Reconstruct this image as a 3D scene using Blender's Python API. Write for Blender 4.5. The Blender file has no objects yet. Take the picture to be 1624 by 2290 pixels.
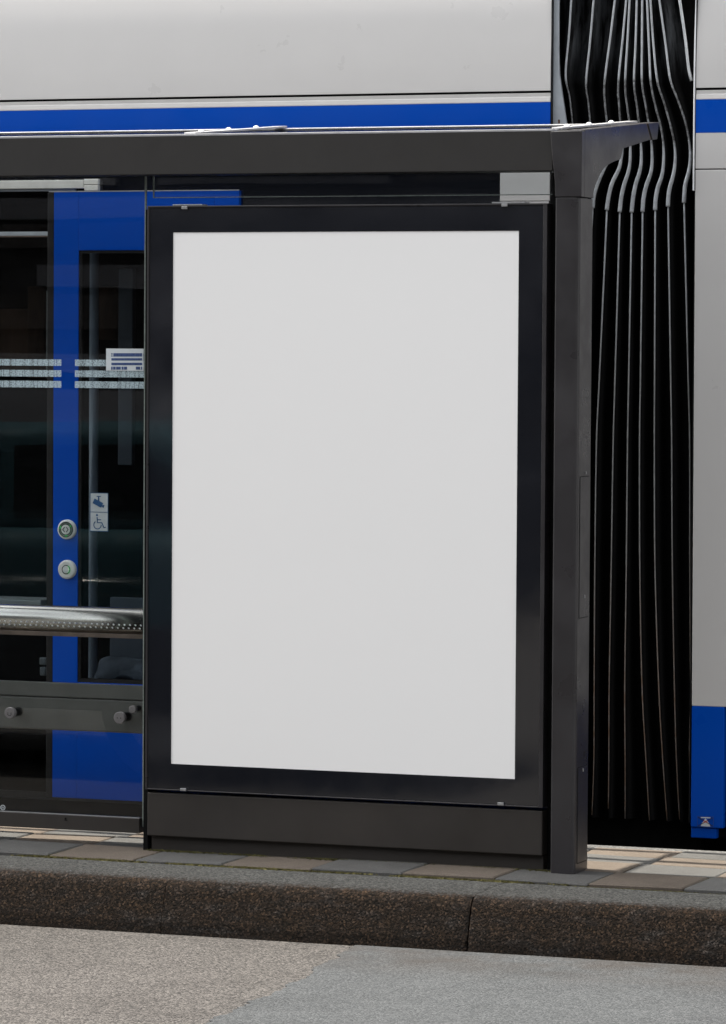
import bpy, bmesh, math, random
from mathutils import Vector, Matrix
random.seed(7)
S = bpy.context.scene
COL = S.collection

# ------------------------------------------------------------------ camera (solved from the photograph's lines)
W, H = 1624.0, 2289.0
YAW, PITCH, ROLL, FPX = math.radians(20.44988554), math.radians(2.29387729), math.radians(0.34516892), 9089.2137
CAM = Vector((5.19879569, -11.95749819, 1.6128599))
FW = Vector((-math.sin(YAW)*math.cos(PITCH), math.cos(YAW)*math.cos(PITCH), -math.sin(PITCH)))
r0 = FW.cross(Vector((0, 0, 1))).normalized(); u0 = r0.cross(FW)
RT = r0*math.cos(ROLL) + u0*math.sin(ROLL); UP = u0*math.cos(ROLL) - r0*math.sin(ROLL)
def ray(x, y): return FW + RT*((x-W/2)/FPX) - UP*((y-H/2)/FPX)
def onY(x, y, Y):          # measured point of the photo lying on the vertical plane Y
    d = ray(x, y); t = (Y-CAM.y)/d.y; return CAM + d*t
def onZ(x, y, z):
    d = ray(x, y); t = (z-CAM.z)/d.z; return CAM + d*t
def onX(x, y, X):
    d = ray(x, y); t = (X-CAM.x)/d.x; return CAM + d*t
def XZ(x, y, Y): p = onY(x, y, Y); return (p.x, p.z)
def zc(ox, oy, sc):        # a pixel of an enlarged crop -> photo display pixel
    return lambda x, y: ((ox + x/sc)*0.90172, (oy + y/sc)*0.90172)
z4 = zc(1250, 0, 2.947); z5 = zc(1250, 400, 2.947); z6 = zc(1250, 1100, 2.947); z7 = zc(1201, 1700, 2.7067)

cd = bpy.data.cameras.new('camera'); co = bpy.data.objects.new('camera', cd); COL.objects.link(co)
co.matrix_world = Matrix(((RT.x, UP.x, -FW.x, CAM.x), (RT.y, UP.y, -FW.y, CAM.y), (RT.z, UP.z, -FW.z, CAM.z), (0, 0, 0, 1)))
cd.sensor_fit = 'VERTICAL'; cd.sensor_height = 36; cd.lens = FPX/H*36; cd.clip_start = .1; cd.clip_end = 2000
S.camera = co

# ------------------------------------------------------------------ materials
def newmat(name):
    m = bpy.data.materials.new(name); m.use_nodes = True
    nt = m.node_tree; nt.nodes.clear()
    out = nt.nodes.new('ShaderNodeOutputMaterial')
    return m, nt, out
def N(nt, t, **kw):
    n = nt.nodes.new(t)
    for k, v in kw.items():
        if k.startswith('i_'):
            key = k[2:].replace('_', ' ')
            n.inputs[key].default_value = v
        else: setattr(n, k, v)
    return n
def noise(nt, scale, detail=4, rough=.55, stretch=None):
    tc = N(nt, 'ShaderNodeNewGeometry')
    src = tc.outputs['Position']
    if stretch:
        mp = N(nt, 'ShaderNodeMapping'); mp.inputs['Scale'].default_value = stretch
        nt.links.new(src, mp.inputs['Vector']); src = mp.outputs['Vector']
    n = N(nt, 'ShaderNodeTexNoise', i_Scale=scale, i_Detail=detail, i_Roughness=rough)
    nt.links.new(src, n.inputs['Vector'])
    return n.outputs['Fac']
def ramp(nt, src, stops):
    r = N(nt, 'ShaderNodeValToRGB')
    e = r.color_ramp.elements
    while len(e) < len(stops): e.new(.5)
    for i, (p, c) in enumerate(stops):
        e[i].position = p; e[i].color = (*c, 1) if len(c) == 3 else c
    nt.links.new(src, r.inputs['Fac']); return r.outputs['Color']
def mixc(nt, fac, a, b, mode='MIX'):
    m = N(nt, 'ShaderNodeMix', data_type='RGBA', blend_type=mode)
    for s, v in ((m.inputs[0], fac), (m.inputs[6], a), (m.inputs[7], b)):
        if hasattr(v, 'links') or isinstance(v, bpy.types.NodeSocket): nt.links.new(v, s)
        else: s.default_value = v if not isinstance(v, tuple) else (*v, 1) if len(v) == 3 else v
    return m.outputs[2]
def mul(nt, a, b):
    m = N(nt, 'ShaderNodeMath', operation='MULTIPLY')
    for s, v in zip(m.inputs, (a, b)):
        if isinstance(v, bpy.types.NodeSocket): nt.links.new(v, s)
        else: s.default_value = v
    return m.outputs[0]
def paint(name, col, rough=.4, coat=0., var=.12, scale=9, metallic=0., bump=0., stretch=None, rvar=.12, bscale=260, spec=.5):
    """painted / moulded surface: base colour with faint wear and uneven gloss"""
    m, nt, out = newmat(name)
    b = N(nt, 'ShaderNodeBsdfPrincipled'); nt.links.new(b.outputs[0], out.inputs[0])
    f = noise(nt, scale, 6, .6, stretch)
    lo = tuple(c*(1-var) for c in col); hi = tuple(min(1, c*(1+var)) for c in col)
    nt.links.new(ramp(nt, f, [(.3, lo), (.7, hi)]), b.inputs['Base Color'])
    f2 = noise(nt, scale*3.1, 5, .6)
    nt.links.new(ramp(nt, f2, [(.3, (max(.02, rough-rvar),)*3), (.7, (min(1, rough+rvar),)*3)]), b.inputs['Roughness'])
    b.inputs['Metallic'].default_value = metallic; b.inputs['Coat Weight'].default_value = coat
    b.inputs['Coat Roughness'].default_value = .08; b.inputs['Specular IOR Level'].default_value = spec
    if bump:
        bp = N(nt, 'ShaderNodeBump', i_Strength=bump, i_Distance=.002)
        nt.links.new(noise(nt, bscale, 3), bp.inputs['Height']); nt.links.new(bp.outputs[0], b.inputs['Normal'])
    return m
def glass(name, tint, refl=1.0, rough=.0, dirt=0.):
    """one clear sheet: tinted see-through plus a Fresnel mirror"""
    m, nt, out = newmat(name)
    tr = N(nt, 'ShaderNodeBsdfTransparent', i_Color=(*tint, 1))
    gl = N(nt, 'ShaderNodeBsdfGlossy', i_Roughness=rough, i_Color=(1, 1, 1, 1))
    fr = N(nt, 'ShaderNodeFresnel', i_IOR=1.5)
    mx = N(nt, 'ShaderNodeMixShader')
    nt.links.new(mul(nt, fr.outputs[0], refl), mx.inputs[0])
    # gentle waviness of toughened glass
    bp = N(nt, 'ShaderNodeBump', i_Strength=.012, i_Distance=.01)
    nt.links.new(noise(nt, 2.2, 1, .4, (1, 1, 1.8)), bp.inputs['Height']); nt.links.new(bp.outputs[0], gl.inputs['Normal'])
    nt.links.new(tr.outputs[0], mx.inputs[1]); nt.links.new(gl.outputs[0], mx.inputs[2])
    last = mx.outputs[0]
    if dirt:
        df = N(nt, 'ShaderNodeBsdfDiffuse', i_Color=(.5, .52, .54, 1))
        m2 = N(nt, 'ShaderNodeMixShader')
        nt.links.new(mul(nt, ramp(nt, noise(nt, 14, 7, .7), [(.45, (0, 0, 0)), (.8, (1, 1, 1))]), dirt), m2.inputs[0])
        nt.links.new(last, m2.inputs[1]); nt.links.new(df.outputs[0], m2.inputs[2]); last = m2.outputs[0]
    nt.links.new(last, out.inputs[0]); return m
def emit(name, col, st):
    m, nt, out = newmat(name)
    e = N(nt, 'ShaderNodeEmission', i_Color=(*col, 1), i_Strength=st); nt.links.new(e.outputs[0], out.inputs[0]); return m

M = {}
M['white'] = paint('white_paint', (.525, .516, .505), .38, .15, .015, 2.5, stretch=(1, 1, .35))
M['white2'] = paint('white_paint_aged', (.50, .49, .475), .45, .1, .05, 6)
M['blue'] = paint('blue_paint', (.0002, .058, .39), .36, 0, .015, 1.2, spec=.12)
M['anth'] = paint('anthracite_coating', (.0185, .0166, .015), .58, 0, .2, 2.5, bump=.05, bscale=900, spec=.4)
M['plinth'] = paint('anthracite_plinth', (.0235, .0195, .0165), .6, 0, .28, 2.2, bump=.05, bscale=900, spec=.4)
M['pillar'] = paint('pillar_coating', (.0245, .0225, .024), .34, 0, .2, 2, bump=.04, bscale=900)
M['black'] = paint('black_rubber', (.006, .006, .0065), .6, 0, .3, 20, spec=.25)
M['gap'] = paint('black_gap', (.004, .004, .004), .8, 0, .3, 20, spec=.1)
M['roofdark'] = paint('roof_membrane', (.02, .02, .02), .9, 0, .3, 20, spec=.05)
M['lip'] = paint('bare_aluminium', (.4, .4, .41), .4, 0, .12, 12, metallic=.3)
M['border'] = paint('printed_glass_border', (.0085, .0095, .013), .07, 0, .1, 3, rvar=.03, spec=1.)
M['poster'] = paint('poster_paper', (.845, .835, .82), .6, 0, .006, 1.5, spec=.2)
M['clip'] = paint('clip_metal', (.3, .3, .3), .4, 0, .15, 60, metallic=.4)
M['steel'] = paint('brushed_steel', (.70, .67, .62), .22, 0, .05, 6, metallic=1., stretch=(.3, 1, 4), rvar=.03)
M['steelb'] = paint('brown_steel_lip', (.16, .12, .095), .5, 0, .25, 14, metallic=.4)
M['bench'] = paint('bench_coating', (.092, .09, .08), .5, 0, .14, 7, bump=.04, bscale=700)
M['bolt'] = paint('bolt_cap', (.11, .105, .105), .45, 0, .15, 40)
M['glass'] = glass('shelter_glass', (.96, .978, .982), .5, 0, .002)
M['roofglass'] = glass('roof_glass', (.97, .975, .975), .15)
M['tglass'] = glass('tram_glass', (.68, .71, .73), .08)
M['glassedge'] = paint('glass_edge', (.2, .23, .21), .3, 0, .2, 30)
M['interior'] = paint('dark_interior', (.006, .006, .007), .8, 0, .4, 3, spec=.1)
M['interior2'] = paint('brown_interior_panel', (.12, .07, .045), .7, 0, .6, 2.2, spec=.2, stretch=(3, 3, .8))
M['pole'] = paint('grey_pole', (.42, .46, .52), .4, 0, .1, 5)
M['cloth'] = paint('grey_seat_cloth', (.13, .145, .17), .85, 0, .35, 9, bump=.3, bscale=60)
M['partition'] = paint('grey_partition', (.19, .205, .235), .6, 0, .15, 3)
M['cream'] = paint('cream_plastic', (.62, .61, .57), .5, 0, .07, 20)
M['stickerw'] = paint('white_sticker', (.52, .56, .58), .5, 0, .05, 40)
M['stickerb'] = paint('blue_print', (.006, .07, .2), .5, 0, .1, 40)
M['navy'] = paint('navy_print', (.03, .06, .17), .5, 0, .35, 160)
M['red'] = paint('red_print', (.35, .01, .01), .5, 0, .1, 40)
M['ring'] = paint('pale_ring', (.55, .57, .55), .38, 0, .1, 30)
M['ringd'] = paint('dark_ring', (.015, .018, .018), .4, 0, .1, 30)
M['led'] = emit('green_led', (.08, 1., .22), .6)
M['leddim'] = paint('unlit_led', (.2, .28, .22), .5, 0, .1, 40)
M['flange'] = paint('grey_flange', (.34, .37, .40), .5, 0, .15, 12, metallic=.1)
M['rust'] = paint('rust', (.07, .025, .012), .8, 0, .4, 60)
M['trim'] = paint('bright_trim', (.75, .76, .77), .3, 0, .05, 12)

# rubber of the gangway, with the folds' sheen painted as lighter patches and the ribs with rust-brown grime
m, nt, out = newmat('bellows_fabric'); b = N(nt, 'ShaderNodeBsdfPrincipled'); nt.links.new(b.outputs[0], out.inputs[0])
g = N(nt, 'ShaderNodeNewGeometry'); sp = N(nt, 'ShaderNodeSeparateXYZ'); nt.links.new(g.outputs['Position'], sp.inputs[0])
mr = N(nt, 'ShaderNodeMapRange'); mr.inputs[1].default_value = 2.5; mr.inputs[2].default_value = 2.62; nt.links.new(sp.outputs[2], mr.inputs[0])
fold_sheen = ramp(nt, noise(nt, 7, 7, .65, (3, 3, .6)), [(.42, (0, 0, 0)), (.75, (1, 1, 1))])     # sheen of the upper folds, painted into the colour as pale patches
nt.links.new(mixc(nt, mul(nt, mr.outputs[0], fold_sheen), (.0017, .0017, .0019), (.085, .092, .10)), b.inputs['Base Color'])
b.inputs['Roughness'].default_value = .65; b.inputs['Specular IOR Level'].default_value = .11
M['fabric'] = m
m, nt, out = newmat('bellows_rib'); b = N(nt, 'ShaderNodeBsdfPrincipled'); nt.links.new(b.outputs[0], out.inputs[0])
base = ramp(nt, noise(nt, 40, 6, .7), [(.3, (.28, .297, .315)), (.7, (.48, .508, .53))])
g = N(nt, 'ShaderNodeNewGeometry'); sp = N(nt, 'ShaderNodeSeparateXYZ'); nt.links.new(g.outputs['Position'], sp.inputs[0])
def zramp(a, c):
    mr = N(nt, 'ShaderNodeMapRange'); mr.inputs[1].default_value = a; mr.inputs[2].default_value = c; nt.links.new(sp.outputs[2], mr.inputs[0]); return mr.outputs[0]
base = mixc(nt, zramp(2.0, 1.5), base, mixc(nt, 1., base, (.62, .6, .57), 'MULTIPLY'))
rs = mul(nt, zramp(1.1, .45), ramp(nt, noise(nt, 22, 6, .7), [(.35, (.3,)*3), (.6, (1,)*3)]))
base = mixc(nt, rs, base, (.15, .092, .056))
ft = mul(nt, zramp(.42, 0.12), .4); base = mixc(nt, ft, base, (.02, .015, .011))  # fade into shade at the ribs' foot, mixed into the colour
# caked dust where the rubber folds under the elbows' upper bend
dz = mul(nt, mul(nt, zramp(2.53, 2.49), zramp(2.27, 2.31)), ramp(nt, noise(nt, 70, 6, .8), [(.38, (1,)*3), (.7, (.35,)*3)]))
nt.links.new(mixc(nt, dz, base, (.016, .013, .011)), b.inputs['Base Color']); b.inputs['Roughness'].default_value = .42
M['rib'] = m
m, nt, out = newmat('bellows_seam'); b = N(nt, 'ShaderNodeBsdfPrincipled'); nt.links.new(b.outputs[0], out.inputs[0])
nt.links.new(ramp(nt, noise(nt, 120, 6, .8), [(.45, (.008, .007, .006)), (.7, (.12, .1, .085))]), b.inputs['Base Color']); b.inputs['Roughness'].default_value = .6
M['seam'] = m

# frosted safety stripes on the glass: a see-through sheet with a broken whitish print
m, nt, out = newmat('frosted_print'); b = N(nt, 'ShaderNodeBsdfPrincipled', i_Roughness=.6); b.inputs['Base Color'].default_value = (.45, .56, .60, 1)
tr = N(nt, 'ShaderNodeBsdfTransparent'); mx = N(nt, 'ShaderNodeMixShader')
g = N(nt, 'ShaderNodeNewGeometry'); mp = N(nt, 'ShaderNodeMapping'); mp.inputs['Scale'].default_value = (1, .001, .02); nt.links.new(g.outputs['Position'], mp.inputs[0])
vo = N(nt, 'ShaderNodeTexVoronoi', i_Scale=48., feature='DISTANCE_TO_EDGE'); nt.links.new(mp.outputs[0], vo.inputs['Vector'])
vr = ramp(nt, vo.outputs['Distance'], [(.02, (.45,)*3), (.1, (.78,)*3)])
nn = ramp(nt, noise(nt, 190, 6, .75), [(.36, (.3,)*3), (.6, (1,)*3)])
nt.links.new(mul(nt, vr, nn), mx.inputs[0]); nt.links.new(tr.outputs[0], mx.inputs[1]); nt.links.new(b.outputs[0], mx.inputs[2]); nt.links.new(mx.outputs[0], out.inputs[0])
M['frost'] = m

def stone(name, c_lo, c_mid, c_hi, scale, bump, dist, rough=.9, attr=None, patch=None, lump=.45, vb=1.):
    m, nt, out = newmat(name); b = N(nt, 'ShaderNodeBsdfPrincipled', i_Roughness=rough); nt.links.new(b.outputs[0], out.inputs[0])
    b.inputs['Specular IOR Level'].default_value = .08
    g = N(nt, 'ShaderNodeNewGeometry')
    v = N(nt, 'ShaderNodeTexVoronoi', i_Scale=scale); nt.links.new(g.outputs['Position'], v.inputs['Vector'])
    sep = N(nt, 'ShaderNodeSeparateColor'); nt.links.new(v.outputs['Color'], sep.inputs[0])
    c = ramp(nt, sep.outputs[0], [(.0, c_lo), (.5, c_mid), (1., c_hi)])
    fine = ramp(nt, noise(nt, scale*2.3, 4, .7), [(.3, (.75,)*3), (.7, (1.2,)*3)])
    c = mixc(nt, 1., c, fine, 'MULTIPLY')
    big = ramp(nt, noise(nt, 2.6, 8, .72), [(.28, (.78,)*3), (.5, (1.,)*3), (.72, (1.14,)*3)])
    c = mixc(nt, 1., c, big, 'MULTIPLY')
    if attr:
        a = N(nt, 'ShaderNodeAttribute', attribute_name=attr); c = mixc(nt, 1., a.outputs['Color'], c, 'MULTIPLY')
    if patch: c = patch(nt, c)
    nt.links.new(c, b.inputs['Base Color'])
    hgt = N(nt, 'ShaderNodeMath', operation='ADD')
    nt.links.new(mul(nt, v.outputs['Distance'], -vb), hgt.inputs[0]); nt.links.new(mul(nt, noise(nt, scale*lump, 5, .7), 1.4), hgt.inputs[1])
    bp = N(nt, 'ShaderNodeBump', i_Strength=bump, i_Distance=dist); nt.links.new(hgt.outputs[0], bp.inputs['Height']); nt.links.new(bp.outputs[0], b.inputs['Normal'])
    return m
M['road'] = stone('coarse_asphalt', (.025, .024, .0232), (.052, .0492, .0468), (.096, .0895, .084), 165, .6, .005)
def dirtpatch(nt, c):
    g = N(nt, 'ShaderNodeNewGeometry'); sp = N(nt, 'ShaderNodeSeparateXYZ'); nt.links.new(g.outputs['Position'], sp.inputs[0])
    mr = N(nt, 'ShaderNodeMapRange'); mr.inputs[1].default_value = -1.15; mr.inputs[2].default_value = -.6; nt.links.new(sp.outputs[1], mr.inputs[0])
    f = mul(nt, mr.outputs[0], ramp(nt, noise(nt, 4, 6, .65), [(.35, (0,)*3), (.65, (.8,)*3)]))
    return mixc(nt, f, c, (.034, .028, .024))
M['patch'] = stone('fine_asphalt', (.032, .0345, .0365), (.046, .049, .0515), (.068, .071, .0735), 170, .55, .004, patch=dirtpatch)
M['paver'] = stone('paver_concrete', (.85,)*3, (1.,)*3, (1.15,)*3, 330, .35, .0018, attr='tone')
def grime_shade(nt, c):   # splash-brown crust plus the street face's shade, both painted below a ragged border
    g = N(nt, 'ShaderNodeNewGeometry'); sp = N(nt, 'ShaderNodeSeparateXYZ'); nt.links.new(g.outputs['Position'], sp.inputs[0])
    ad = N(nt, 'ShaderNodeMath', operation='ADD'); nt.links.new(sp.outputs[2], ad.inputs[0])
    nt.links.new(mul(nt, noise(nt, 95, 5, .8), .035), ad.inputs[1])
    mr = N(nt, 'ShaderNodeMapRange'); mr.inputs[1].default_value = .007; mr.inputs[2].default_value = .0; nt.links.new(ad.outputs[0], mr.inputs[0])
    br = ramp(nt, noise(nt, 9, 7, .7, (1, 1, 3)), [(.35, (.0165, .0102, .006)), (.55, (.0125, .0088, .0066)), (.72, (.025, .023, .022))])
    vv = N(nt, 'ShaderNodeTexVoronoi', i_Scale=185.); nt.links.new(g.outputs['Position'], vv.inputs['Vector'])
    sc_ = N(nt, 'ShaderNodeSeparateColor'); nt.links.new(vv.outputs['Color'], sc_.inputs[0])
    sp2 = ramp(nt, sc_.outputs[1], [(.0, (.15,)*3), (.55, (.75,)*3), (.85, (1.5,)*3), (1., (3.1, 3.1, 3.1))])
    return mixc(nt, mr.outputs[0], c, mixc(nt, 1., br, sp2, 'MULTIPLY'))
M['kerb'] = stone('kerb_stone', (.013, .014, .0142), (.028, .0298, .0302), (.062, .0635, .063), 190, 1., .008, patch=grime_shade, lump=.8, vb=.25)
M['edge'] = stone('platform_edge_stone', (.06, .06, .06), (.10, .10, .098), (.18, .18, .175), 200, .6, .003)
M['soil'] = paint('joint_soil', (.022, .016, .010), .95, 0, .4, 60, bump=.6, bscale=300, spec=.1)
M['moss'] = paint('moss_tufts', (.075, .07, .028), .9, 0, .6, 30, spec=.1)
M['brick'] = paint('dark_brick', (.018, .014, .013), .9, 0, .4, 3)
M['carpaint'] = paint('dark_teal_car_paint', (.012, .042, .052), .7, 0, .1, 3, spec=.15)
M['carglass'] = paint('car_glass', (.004, .005, .005), .05, 0, .1, 3, rvar=.02)
M['tyre'] = paint('tyre_rubber', (.012, .012, .012), .8, 0, .2, 30)
M['rim'] = paint('alloy_rim', (.35, .35, .36), .35, 0, .1, 20, metallic=.8)
M['pane'] = paint('window_pane', (.01, .012, .014), .05, 0, .1, 3, rvar=.02)
M['stonetrim'] = paint('window_trim', (.06, .06, .06), .7, 0, .1, 6)
M['pale'] = paint('pale_band', (.09, .09, .10), .8, 0, .5, 1.2, stretch=(.25, 1, 2.2))
M['paler'] = paint('paler_band', (.17, .17, .18), .8, 0, .4, 1.2, stretch=(.3, 1, 2.))
M['lamp'] = paint('headlight_lens', (.5, .5, .5), .1, 0, .05, 10)

# ------------------------------------------------------------------ mesh helpers
def worldloc(o):
    v = Vector((0, 0, 0))
    while o: v += o.location; o = o.parent
    return v
class MB:
    def __init__(s): s.bm = bmesh.new()
    def box(s, x0, x1, y0, y1, z0, z1):
        v = [s.bm.verts.new(p) for p in ((x0,y0,z0),(x1,y0,z0),(x1,y1,z0),(x0,y1,z0),(x0,y0,z1),(x1,y0,z1),(x1,y1,z1),(x0,y1,z1))]
        for f in ((0,3,2,1),(4,5,6,7),(0,1,5,4),(1,2,6,5),(2,3,7,6),(3,0,4,7)): s.bm.faces.new([v[i] for i in f])
        return s
    def prism(s, pts, a0, a1, mk):
        A = [s.bm.verts.new(mk(p, a0)) for p in pts]; B = [s.bm.verts.new(mk(p, a1)) for p in pts]; n = len(pts)
        for i in range(n): s.bm.faces.new((A[i], A[(i+1)%n], B[(i+1)%n], B[i]))
        s.bm.faces.new(A[::-1]); s.bm.faces.new(B); return s
    def pxz(s, pts, y0, y1): return s.prism(pts, y0, y1, lambda p, a: (p[0], a, p[1]))
    def pyz(s, pts, x0, x1): return s.prism(pts, x0, x1, lambda p, a: (a, p[0], p[1]))
    def pxy(s, pts, z0, z1): return s.prism(pts, z0, z1, lambda p, a: (p[0], p[1], a))
    def disc(s, cx, cz, r, y0, y1, seg=32, lip=0., inner=0.):
        """round plate facing -Y, front at y0; lip rounds its front edge; inner opens a hole"""
        prof = [(r, y1), (r, y0+lip), (r-lip*.35, y0+lip*.3), (r-lip, y0)]
        rings = [[s.bm.verts.new((cx+q*math.cos(2*math.pi*i/seg), y, cz+q*math.sin(2*math.pi*i/seg))) for i in range(seg)] for q, y in prof]
        if inner: rings += [[s.bm.verts.new((cx+inner*math.cos(2*math.pi*i/seg), y, cz+inner*math.sin(2*math.pi*i/seg))) for i in range(seg)] for y in (y0, y1)]
        for a, b in zip(rings, rings[1:]):
            for i in range(seg): s.bm.faces.new((a[i], a[(i+1)%seg], b[(i+1)%seg], b[i]))
        if not inner: s.bm.faces.new(rings[-1]); s.bm.faces.new(rings[0][::-1])
        return s
    def tube(s, path, rad, seg=8, cap=True):
        path = [Vector(p) for p in path]; n = len(path); rings = []
        rad = rad if hasattr(rad, '__len__') else [rad]*n
        for i, p in enumerate(path):
            t = (path[min(i+1, n-1)] - path[max(i-1, 0)]).normalized()
            ref = Vector((0, 1, 0)) if abs(t.y) < .9 else Vector((1, 0, 0))
            a = t.cross(ref).normalized(); b = t.cross(a)
            rings.append([s.bm.verts.new(p + (a*math.cos(2*math.pi*k/seg) + b*math.sin(2*math.pi*k/seg))*rad[i]) for k in range(seg)])
        for A, B in zip(rings, rings[1:]):
            for k in range(seg): s.bm.faces.new((A[k], A[(k+1)%seg], B[(k+1)%seg], B[k]))
        if cap: s.bm.faces.new(rings[0][::-1]); s.bm.faces.new(rings[-1])
        return s
    def stroke(s, pts, w, y0, y1, closed=False):
        """flat pen stroke in the XZ plane"""
        P = [Vector((p[0], p[1])) for p in pts]; n = len(P); L = []; R = []
        for i in range(n):
            a = P[(i-1) % n] if closed or i else P[i]; c = P[(i+1) % n] if closed or i < n-1 else P[i]
            t = (c-a).normalized(); nr = Vector((-t.y, t.x))*w/2
            L.append(P[i]+nr); R.append(P[i]-nr)
        for i in range(n if closed else n-1):
            j = (i+1) % n
            s.pxz([L[i], L[j], R[j], R[i]], y0, y1)
        return s
    def build(s, name, mat, parent=None, bevel=0., smooth=False, seg=2):
        bmesh.ops.recalc_face_normals(s.bm, faces=s.bm.faces[:])
        off = worldloc(parent) if parent else Vector((0, 0, 0))
        for v in s.bm.verts: v.co -= off
        me = bpy.data.meshes.new(name); s.bm.to_mesh(me); s.bm.free()
        o = bpy.data.objects.new(name, me); COL.objects.link(o); me.materials.append(M[mat])
        if parent: o.parent = parent
        if smooth:
            for p in me.polygons: p.use_smooth = True
        if bevel:
            bv = o.modifiers.new('bevel', 'BEVEL'); bv.width = bevel; bv.segments = seg; bv.limit_method = 'ANGLE'; bv.angle_limit = math.radians(40)
        return o
def tag(o, label=None, cat=None, group=None, kind=None):
    for k, v in (('label', label), ('category', cat), ('group', group), ('kind', kind)):
        if v: o[k] = v
    return o
def empty(name, loc, label, cat, group=None):
    o = bpy.data.objects.new(name, None); COL.objects.link(o); o.location = loc; o.empty_display_size = .2
    return tag(o, label, cat, group)
def spline(pts, n=8):
    """Catmull-Rom through 2-D points"""
    P = [Vector(p) for p in pts]; P = [P[0]*2-P[1]] + P + [P[-1]*2-P[-2]]; out = []
    for i in range(1, len(P)-2):
        for k in range(n):
            t = k/n; a, b, c, d = P[i-1], P[i], P[i+1], P[i+2]
            out.append(.5*((2*b) + (c-a)*t + (2*a-5*b+4*c-d)*t*t + (3*b-a-3*c+d)*t**3))
    out.append(P[-2]); return out

# ------------------------------------------------------------------ the ground
ROAD_Z = -.176
mb = MB(); f = [mb.bm.verts.new(p) for p in ((-300,-300,ROAD_Z),(300,-300,ROAD_Z),(300,300,ROAD_Z),(-300,300,ROAD_Z))]; mb.bm.faces.new(f)
tag(mb.build('road', 'road'), 'coarse brownish asphalt road in front of the kerb', 'road', kind='structure')
# smoother grey repair patch with its ragged border
cl3 = zc(600, 2150, 2.32)
bd = [(720,440),(650,455),(560,512),(450,572),(375,632),(270,686),(100,762),(0,802),(-160,880),(-330,960)]
pts = [onZ(*cl3(*p), ROAD_Z) for p in bd]; pts = spline([(p.x, p.y) for p in pts], 14)
pts = [(p.x + random.uniform(-.007, .007) + .012*math.sin(p.y*31)*math.sin(p.y*11+1), p.y + random.uniform(-.005, .005)) for p in pts]
pts[0] = (pts[0][0], -.59)
poly = pts + [(1.25, -4.5), (9, -4.5), (9, -.59)]
mb = MB(); mb.pxy(poly, ROAD_Z-.02, ROAD_Z+.003)
tag(mb.build('road_patch', 'patch'), 'smoother pale grey asphalt repair patch on the road', 'road patch', kind='structure')

# kerb stones: a fine grid so that the rough stone catches the light on its rounding
prof = [(-.222,-.03),(-.224,-.012),(-.25,-.009),(-.30,-.008),(-.36,-.008),(-.42,-.009),(-.47,-.010),(-.505,-.012),(-.53,-.0165),(-.545,-.025),(-.555,-.039),(-.562,-.058),(-.570,-.082),(-.579,-.110),(-.588,-.140),(-.595,-.19)]
pf = []
for a, c in zip(prof, prof[1:]):
    n = max(1, int(math.hypot(a[0]-c[0], a[1]-c[1])/.009))
    for k in range(n): pf.append((a[0]+(c[0]-a[0])*k/n, a[1]+(c[1]-a[1])*k/n))
pf.append(prof[-1])
mb = MB()
jx = [onY(366, 2010, -.57).x, onY(1050, 2020, -.57).x]
joints = [-30, -21, -12, -6, -3.2, jx[0]-1.0, jx[0], jx[1], jx[1]+1.0, jx[1]+2.0, 6, 12, 21, 30]
rnd = random.Random(3)
for a, c in zip(joints, joints[1:]):
    fine = -1.2 < a < 2.6
    n = int((c-a)/.008) if fine else 2
    gapw = .0035 if a == jx[1] or c == jx[1] else .0012
    rows = []
    for i in range(n+1):
        x = a + (c-a)*i/n
        row = []; x_ = x
        for j, (y, z) in enumerate(pf):
            wj = .0022 if z < -.016 else .0006; wf = .0011 if z < -.03 else .0003
            x = min(max(x_, a+(wj if a == jx[1] else wf)), c-(wj if c == jx[1] else wf))
            e = .0006 if fine else 0
            ed = x-a if a == jx[1] else (c-x if c == jx[1] else 1); drop = .002*max(0, 1-ed/.010)
            row.append(mb.bm.verts.new((x, y + rnd.uniform(-e, e) + drop*(1 if z < -.02 else 0), z + rnd.uniform(-e, e) - drop)))
        rows.append(row)
    for A, B in zip(rows, rows[1:]):
        for j in range(len(pf)-1): mb.bm.faces.new((A[j], B[j], B[j+1], A[j+1]))
    for row in (rows[0], rows[-1]): mb.bm.faces.new([mb.bm.verts.new(v.co) for v in row])
tag(mb.build('kerb', 'kerb', smooth=True), 'rough stone kerb with grime and shade painted on its brown street face', 'kerb', kind='structure')

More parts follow.
